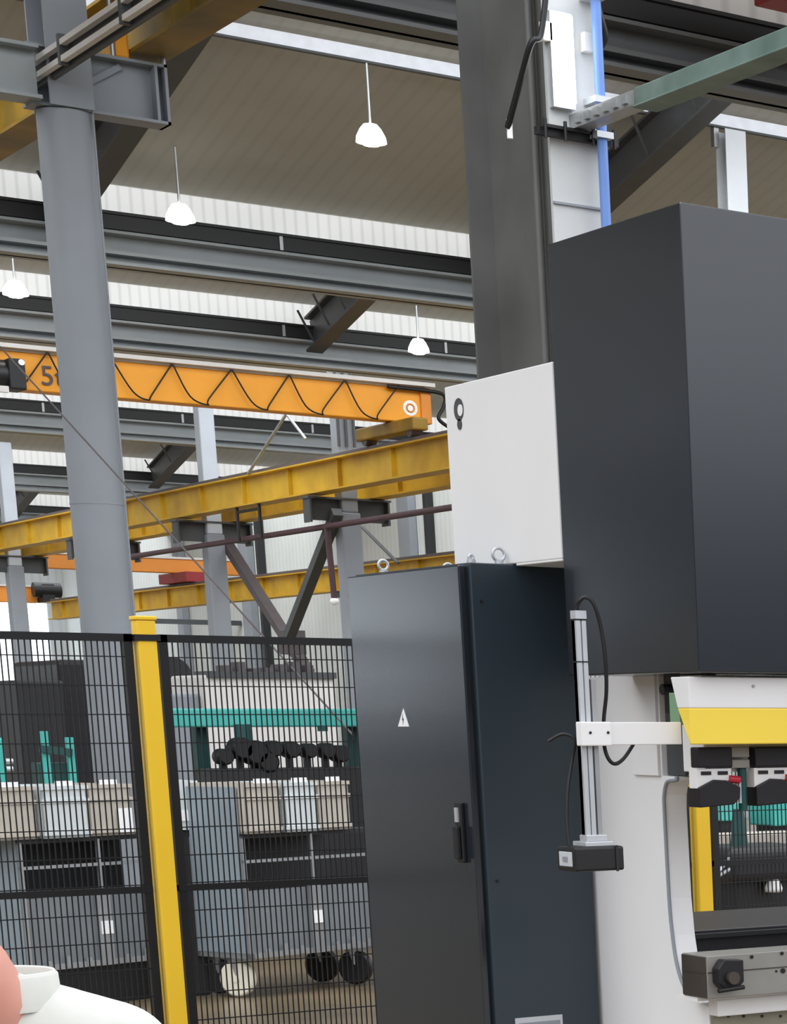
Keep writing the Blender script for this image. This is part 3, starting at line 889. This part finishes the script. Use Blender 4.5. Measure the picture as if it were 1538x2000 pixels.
# side frame plate with the rounded throat
prof = [(7.4, 0.02), (5.742, 0.02), (5.742, .778)]
prof += [(5.80, .786), (5.845, .804), (5.88, .838), (5.905, .89), (5.92, .96), (5.93, 1.06), (5.935, 1.30)]
prof += [(5.932, 1.34), (5.922, 1.365), (5.905, 1.378), (5.86, 1.382), (5.86, 1.392), (5.94, 1.392), (5.94, 1.66), (7.4, 1.66)]
MB().prism(prof, 'x', 3.2, 3.268).build('side_frame', M_frame, pb, .002)
et = smooth_path([(3.199, y, z) for (y, z) in prof[4:15]], 4)
MB().tube(et, .0055, 6).build('edge_trim', M_column, pb)
MB().box((3.19, 5.945, 1.392), (3.2, 6.09, 1.66)).build('guide_cover', M_frame, pb, .002)
# upper jaw of the frame behind the ram
MB().prism(prof, 'x', MR - .3, MR - .23).build('side_frame', M_frame, pb)
MB().box((3.215, 5.84, 1.395), (3.32, 5.936, 1.66)).build('ram_guide', M_darksteel, pb)
g = MB().box((3.12, 5.70, 1.56), (3.16, 5.76, 1.64)); g.tube([(3.08, 5.7, 1.62), (3.16, 5.7, 1.62)], .014, 10)
g.build('encoder', M_dkmach, pb)
MB().box((3.03, 5.52, 1.53), (3.05, 5.57, 1.61)).build('sensor_block', M_green, pb)
# ram front: white strip over a yellow strip, tapering side return
rt, rm_, rbm = 1.648, 1.571, 1.482
MB().add([(2.992, 5.40, rt), (2.992, 5.40, rm_), (2.997, 5.47, rm_), (2.997, 5.50, rt), (MR, 5.40, rt), (MR, 5.40, rm_), (MR, 5.47, rm_), (MR, 5.50, rt)],
         [(0, 1, 5, 4), (1, 2, 6, 5), (2, 3, 7, 6), (3, 0, 4, 7), (0, 3, 2, 1), (4, 5, 6, 7)]).build('ram_cover', M_white, pb, .003)
MB().add([(2.992, 5.40, rm_), (2.992, 5.40, rbm), (2.997, 5.412, rbm), (2.997, 5.47, rm_), (MR, 5.40, rm_), (MR, 5.40, rbm), (MR, 5.412, rbm), (MR, 5.47, rm_)],
         [(0, 1, 5, 4), (1, 2, 6, 5), (2, 3, 7, 6), (3, 0, 4, 7), (0, 3, 2, 1), (4, 5, 6, 7)]).build('warning_strip', M_yel, pb, .003)
p = at(1472, 1340, v=5.399)
MB().tube([(p.x, 5.397, p.z), (p.x, 5.40, p.z)], .004, 10).build('cover_screw', M_zinc, pb)
MB().box((3.10, 5.53, 1.41), (MR, 5.64, 1.655)).build('ram', M_frame, pb, .003)
# punch holders
x = 3.06; k = 0
while x < 5.7:
    MB().box((x, 5.49, 1.422), (x + .10, 5.53, 1.474)).build('clamp_block', M_tool, pb, .004)
    MB().box((x + .10, 5.50, 1.447), (x + .155, 5.53, 1.474)).box((x + .10, 5.50, 1.42), (x + .155, 5.53, 1.442)).build('intermediate_piece', M_bed, pb, .002)
    MB().prism([(x - .0, 1.42), (x + .10, 1.42), (x + .10, 1.395), (x + .085, 1.385), (x + .04, 1.388), (x, 1.37)], 'y', 5.50, 5.54).build('wedge_plate', M_frame, pb, .001)
    MB().box((x + .012, 5.497, 1.404), (x + .04, 5.50, 1.413)).box((x + .06, 5.497, 1.404), (x + .088, 5.50, 1.413)).build('wedge_slot', M_tool, pb)
    MB().prism([(x, 1.372), (x + .045, 1.392), (x + .08, 1.39), (x + .12, 1.372), (x + .118, 1.345), (x + .1, 1.328), (x, 1.322)], 'y', 5.49, 5.55).build('punch', M_tool, pb, .003)
    if k < 2:
        MB().tube([(x + .092, 5.50, 1.393), (x + .122, 5.50, 1.39)], .010, 10).build('release_button', M_red, pb)
        MB().tube([(x + .128, 5.51, 1.385), (x + .128, 5.51, 1.33)], .005, 8).build('hydraulic_line', M_alu, pb)
        MB().tube([(x + .142, 5.52, 1.42), (x + .142, 5.52, 1.31)], .012, 8).build('hose', M_tealdk, pb)
    x += .166; k += 1
# lower table
bl = at(1380, 1868, v=5.63); bb = at(1380, 1952, v=5.63)
bd = MB().box((bl.x, 5.63, bb.z), (MR - .1, 5.76, bl.z)).build('lower_table', M_bed, pb, .002)
MB().box((bl.x - .003, 5.632, bb.z + .003), (bl.x, 5.758, bl.z - .003)).build('dark_end_sheet', M_beddark, pb)  # thin darker sheet over the table's end face
zm = (bl.z * .6 + bb.z * .4)
MB().box((bl.x + .002, 5.628, zm), (MR - .1, 5.63, zm + .003)).box((bl.x - .005, 5.635, zm), (bl.x - .003, 5.755, zm + .004)).build('joint_line', M_beddark, pb)
for (px, py, r) in ((1469, 1869, .005), (1528, 1862, .005), (1530, 1896, .007), (1517, 1897, .003)):
    p = at(px, py, v=5.629)
    MB().tube([(p.x, 5.627, p.z), (p.x, 5.632, p.z)], r, 12).build('bolt_hole', M_tool, pb)
p0, p1 = at(1394, 1877, v=5.62), at(1446, 1930, v=5.62)
ck = MB().prism([(p0.x, p1.z + .02), (p0.x + .02, p1.z), (p1.x - .02, p1.z), (p1.x, p1.z + .02), (p1.x, p0.z), (p0.x + .02, p0.z + .004), (p0.x, p0.z - .02)], 'y', 5.595, 5.63).build('crowning_unit', M_tool, pb, .003)
c = (p0 + p1) / 2
MB().tube([(c.x, 5.58, c.z - .006), (c.x, 5.60, c.z - .006)], .017, 18).build('dial', M_beddark, pb)
q0, q1 = at(1404, 1936, v=5.58), at(1454, 1928, v=5.58)
MB().tube([q0, q1], .006, 10).build('crank_handle', M_rubber, pb)
# apron below the table
z0, z1, z2 = at(1450, 1949, v=5.74).z, at(1450, 1977, v=5.74).z, at(1450, 1999, v=5.74).z
MB().box((3.14, 5.69, bb.z - .012), (MR - .1, 5.80, bb.z - .0005)).build('table_support', M_frame, pb)
MB().box((3.2, 5.69, z1), (MR - .1, 5.741, bb.z - .0125)).build('table_ledge', M_white, pb, .003)
MB().box((3.205, 5.725, z2 - .01), (MR - .1, 5.741, z1)).build('clamp_rail', M_olive, pb)
for px in (1450, 1486, 1522, 1420):
    p = at(px, 1984, v=5.733)
    MB().tube([(p.x, 5.722, p.z), (p.x, 5.726, p.z)], .004, 10).build('bolt_hole', M_tool, pb)
MB().box((3.2, 5.715, .02), (MR - .1, 5.741, z2 - .01)).build('apron', M_white, pb, .003)
# back gauge beam seen through the mouth
zb1 = at(1450, 1812, v=6.0).z; zb2 = at(1450, 1775, v=6.45).z
MB().prism([(6.0, .3), (6.0, zb1), (6.45, zb2), (6.45, .3)], 'x', 3.275, MR - .31).build('back_gauge_beam', M_tool, pb, .004)
MB().box((3.28, 5.97, zb1 - .02), (MR - .31, 6.0, zb1 - .008)).build('beam_groove', M_rubber, pb)

# ------------------------------------------------------------------ sensor arm on the ram
sa = thing('sensor_arm', 'white bracket arm with upright aluminium profile and black sensor, left of the ram', 'sensor arm', (2.75, 5.45, 1.17))
MB().box((2.80, 5.455, 1.482), (2.998, 5.475, 1.537)).build('arm', M_white, sa, .002)
MB().box((2.722, 5.445, 1.480), (2.802, 5.475, 1.538)).build('clamp_plate', M_frame, sa, .003)
for (xx, zz) in ((2.745, 1.512), (2.792, 1.512)):
    MB().tube([(xx, 5.443, zz), (xx, 5.446, zz)], .0035, 8).build('clamp_screw', M_tool, sa)
pa = MB()
pa.box((2.737, 5.475, 1.262), (2.749, 5.50, 1.78)); pa.box((2.752, 5.475, 1.262), (2.764, 5.50, 1.78)); pa.box((2.737, 5.482, 1.262), (2.764, 5.5, 1.78))
pa.build('profile', M_alu, sa, .001)
MB().box((2.736, 5.474, 1.783), (2.765, 5.501, 1.803)).build('profile_cap', M_alu, sa)
for zz in (1.68, 1.7805): MB().box((2.7355, 5.4735, zz), (2.7655, 5.502, zz + .003)).build('cable_tie', M_rubber, sa)
MB().box((2.770, 5.478, 1.262), (2.782, 5.5, 1.64)).build('slide_rail', M_zinc, sa, .001)
MB().box((2.726, 5.46, 1.236), (2.80, 5.53, 1.248)).box((2.735, 5.47, 1.248), (2.79, 5.51, 1.264)).build('sensor_mount', M_alu, sa, .002)
sb = MB().box((2.694, 5.452, 1.176), (2.824, 5.555, 1.236)).build('sensor_body', M_black, sa, .006)
MB().box((2.690, 5.468, 1.188), (2.694, 5.535, 1.224)).build('sensor_window', M_screen, sb, .002)
MB().box((2.688, 5.488, 1.20), (2.690, 5.512, 1.212)).build('lens', M_column, sb)
MB().box((2.80, 5.449, 1.174), (2.806, 5.452, 1.238)).build('body_seam', M_dkmach, sb)
cb_ = smooth_path([at(1130, 1205, v=5.52), at(1128, 1182, v=5.49), at(1143, 1167, v=5.47), at(1160, 1180, v=5.46), at(1174, 1225, v=5.46), at(1183, 1290, v=5.46), at(1185, 1350, v=5.47), at(1180, 1405, v=5.49), at(1180, 1450, v=5.49), at(1188, 1480, v=5.48), at(1202, 1492, v=5.48), at(1220, 1480, v=5.49), at(1240, 1450, v=5.49)])
MB().tube(cb_, .0048, 8).build('power_cable', M_rubber, sa)
cb_ = smooth_path([at(1112, 1652, v=5.5), at(1108, 1600, v=5.51), at(1110, 1540, v=5.52), at(1119, 1480, v=5.53), at(1124, 1445, v=5.52), at(1100, 1434, v=5.54), at(1072, 1448, v=5.56)])
MB().tube(cb_, .0042, 8).build('signal_cable', M_rubber, sa)

# ------------------------------------------------------------------ things seen through the mouth of the press brake, behind the fence
def pbox(x0, x1, y0, y1, v, depth, zb=None):
    a = at(x0, y0, v=v); b = at(x1, y1, v=v)
    return (a.x, v, b.z if zb is None else zb), (b.x, v + depth, a.z)
tk = thing('black_tank', 'black rounded tank behind the fence, seen through the press brake mouth', 'tank', (at(1490, 1690, v=11.5).x, 11.6, 0))
a, b = pbox(1425, 1600, 1657, 1718, 11.5, .5)
MB().box(a, b).build('shell', M_dkmach, tk, .05, 4)
MB().box((a[0] + .1, 11.6, 0), (b[0] - .1, 11.9, a[2] + .02)).build('stand', M_dkmach, tk)
c = at(1462, 1620, v=11.6)
MB().tube([(c.x, 11.7, b[2] - .02), (c.x, 11.7, b[2] + .2)], [.05, .03], 14).build('neck', M_tealdk, tk)
for (x0, x1, y0, y1, lab) in ((1408, 1455, 1568, 1604, 'small teal box left of the tank neck, seen through the press brake mouth'), (1512, 1600, 1566, 1614, 'teal box at the right edge, seen through the press brake mouth')):
    a, b = pbox(x0, x1, y0, y1, 12.8, .3, 0)
    r = thing('teal_box', lab, 'box', ((a[0] + b[0]) / 2, 12.9, 0))
    zl = at(x0, y1, v=12.8).z
    MB().box((a[0], 12.8, zl), b).build('body', M_teal, r, .01)
    MB().box((a[0] + .02, 12.85, 0), (b[0] - .02, 13.05, zl)).build('pedestal', M_dkmach, r)
a, b = pbox(1392, 1600, 1634, 1662, 12.4, .4)
gc = thing('grey_crate', 'grey crate on a dark table, seen through the press brake mouth above the tank', 'crate', (a[0], 12.5, a[2]))
q = MB().box(a, b)
for i in range(6): q.box((a[0] + i * .1, 12.39, a[2]), (a[0] + .02 + i * .1, 12.4, b[2]))
q.build('body', M_beige, gc)
tag(MB().box((a[0] - .05, 12.3, a[2] - .05), (b[0] + .1, 12.78, a[2] - .001)).box((a[0], 12.4, 0), (a[0] + .08, 12.75, a[2] - .05)).box((b[0] - .1, 12.4, 0), (b[0], 12.75, a[2] - .05)).build('dark_table', M_dkmach), 'dark work table behind the fence holding the grey crate', 'table')
for (q0, q1) in (((1424, 1678), (1400, 1708)), ((1426, 1698), (1394, 1717))):
    MB().tube([at(*q0, v=11.5), at(*q1, v=11.3)], .010, 8).build('handle_rod', M_alu, tk)
p = at(1512, 1705, v=11.55); q = at(1512, 1742, v=11.55)
MB().lathe([(.0, p.z - q.z + .06), (.02, p.z - q.z + .06), (.022, p.z - q.z), (.05, .02), (.045, 0), (0, 0)], (q.x, 11.55, q.z), 16).build('drain_funnel', M_paper, tk)
p = at(1392, 1640, v=10.6)
tag(MB().tube([(p.x, 10.6, 0), (p.x, 10.6, 1.6)], .03, 10).build('dark_pole', M_tealdk), 'dark pole just right of the yellow post in the press brake mouth', 'pole')

# ------------------------------------------------------------------ person at the lower left corner
PD = 2.3
def W(px, py, d=0.0): return at(px, py, D=PD + d)
n0 = W(66, 1930)                       # collar, seen at the edge of the neck
B = Vector((W(40, 1930) - EYE).to_2d().to_3d()).normalized()   # away
A = Vector((B.y, -B.x, 0))                                    # towards the right of the picture
def skin_body(name, joints, edges, rads, m, parent, root=0, sub=2):
    me = bpy.data.meshes.new(name)
    o = ORG[parent]
    me.from_pydata([tuple(Vector(j) - o) for j in joints], edges, [])
    ob = bpy.data.objects.new(name, me)
    COL.objects.link(ob); ob.parent = parent; ORG[ob] = o
    sk = ob.modifiers.new('skin', 'SKIN')
    sk.use_smooth_shade = True
    for i, r in enumerate(rads):
        d = me.skin_vertices[0].data[i]
        d.radius = r if isinstance(r, tuple) else (r, r)
        d.use_root = (i == root)
    ss = ob.modifiers.new('sub', 'SUBSURF'); ss.levels = sub; ss.render_levels = sub
    me.materials.append(m)
    return ob
base = W(40, 1930); base.z = 0
per = thing('person', 'person in a white collared shirt leaning in at the lower left corner', 'person', base)
def Q(a, b, z): return Vector((base.x, base.y, 0)) + A * (a * .892) + B * b + Vector((0, 0, z))
# body: pelvis, spine, neck, bowed head, arms and legs grown as one surface
J = [Q(-.03, 0, .72), Q(-.03, 0, .95), Q(-.034, 0, 1.13), Q(-.036, 0, 1.25), Q(-.032, -.07, 1.303), Q(-.135, -.05, 1.36), Q(-.19, -.04, 1.38),
     Q(.075, .0, 1.18), Q(.10, .03, .95), Q(.07, -.14, .80), Q(.04, -.2, .78),
     Q(-.145, 0, 1.18), Q(-.2, .03, .94), Q(-.2, -.16, .82), Q(-.18, -.23, .81),
     Q(.04, 0, .66), Q(.04, -.02, .40), Q(.04, .02, .07), Q(.04, -.12, .04),
     Q(-.10, 0, .66), Q(-.10, -.02, .40), Q(-.10, .02, .07), Q(-.10, -.12, .04)]
E_ = [(0, 1), (1, 2), (2, 3), (3, 4), (4, 5), (5, 6), (2, 7), (7, 8), (8, 9), (9, 10), (2, 11), (11, 12), (12, 13), (13, 14), (0, 15), (15, 16), (16, 17), (17, 18), (0, 19), (19, 20), (20, 21), (21, 22)]
R_ = [.07, .07, .05, .042, .046, .08, .07, .034, .034, .03, .026, .034, .034, .03, .026, .06, .045, .038, .032, .06, .045, .038, .032]
skin_body('body', J, E_, R_, M_skin, per)
JS = [Q(-.03, 0, .70), Q(-.03, 0, .95), Q(-.034, 0, 1.165), Q(-.034, 0, 1.252), Q(.082, 0, 1.214), Q(.11, .03, .95), Q(.07, -.13, .81), Q(-.150, 0, 1.214), Q(-.2, .03, .94), Q(-.2, -.15, .83)]
SR = [.115, .11, .105, .062, .062, .055, .05, .062, .055, .05]
sh = MB()
for (p, q) in [(0, 1), (1, 2), (2, 3), (2, 4), (3, 4), (4, 5), (5, 6), (2, 7), (3, 7), (7, 8), (8, 9)]:
    a, b = JS[p], JS[q]; d = (b - a).normalized(); ra, rb_ = SR[p], SR[q]
    pts = []; rr = []
    for k in range(7):
        t = math.pi / 2 * (k + .15) / 6.15; pts.append(a - d * ra * math.cos(t)); rr.append(ra * math.sin(t))
    for k in range(7):
        t = math.pi / 2 * (1 - k / 6.15); pts.append(b + d * rb_ * math.cos(t)); rr.append(rb_ * math.sin(t))
    sh.tube(pts, rr, 20)
so = sh.build('shirt', M_shirt, per)
bm = bmesh.new(); bm.from_mesh(so.data)
bmesh.ops.remove_doubles(bm, verts=bm.verts, dist=1e-5)
bmesh.ops.recalc_face_normals(bm, faces=bm.faces)
bm.to_mesh(so.data); bm.free()
m_ = so.modifiers.new('remesh', 'REMESH'); m_.mode = 'VOXEL'; m_.voxel_size = .008; m_.use_smooth_shade = True
m_ = so.modifiers.new('smooth', 'SMOOTH'); m_.iterations = 10; m_.factor = .5
# standing collar band round the neck
cl_ = MB().lathe([(.0665, -.02), (.0625, .012), (.0615, .014), (.0595, .012), (.0635, -.02)], Q(-.034, 0, 1.295), 36)
cl_.lathe([(.0665, -.022), (.0645, .010), (.0625, .012)], Q(-.034, 0, 1.295), 36)
cl_.build('collar', M_shirt, per)
# short hair on the back of the head, just outside the frame
h0 = Q(-.165, -.03, 1.39)
hr_ = MB().lathe([(0, .088), (.045, .076), (.078, .04), (.088, 0), (.08, -.03)], h0, 24)
hr_.build('hair', M_hair, per)
JT = [Q(-.03, 0, .76), Q(.04, 0, .64), Q(.04, -.02, .40), Q(.04, .02, .08), Q(-.10, 0, .64), Q(-.10, -.02, .40), Q(-.10, .02, .08)]
skin_body('trousers', JT, [(0, 1), (1, 2), (2, 3), (0, 4), (4, 5), (5, 6)], [.125, .09, .07, .06, .09, .07, .06], M_trouser, per)
for s in (.04, -.10):
    MB().tube([Q(s, .07, .045), Q(s, .0, .05), Q(s, -.1, .035), Q(s, -.17, .03)], [.035, .045, .042, .025], 14).build('shoe', M_shoe, per)
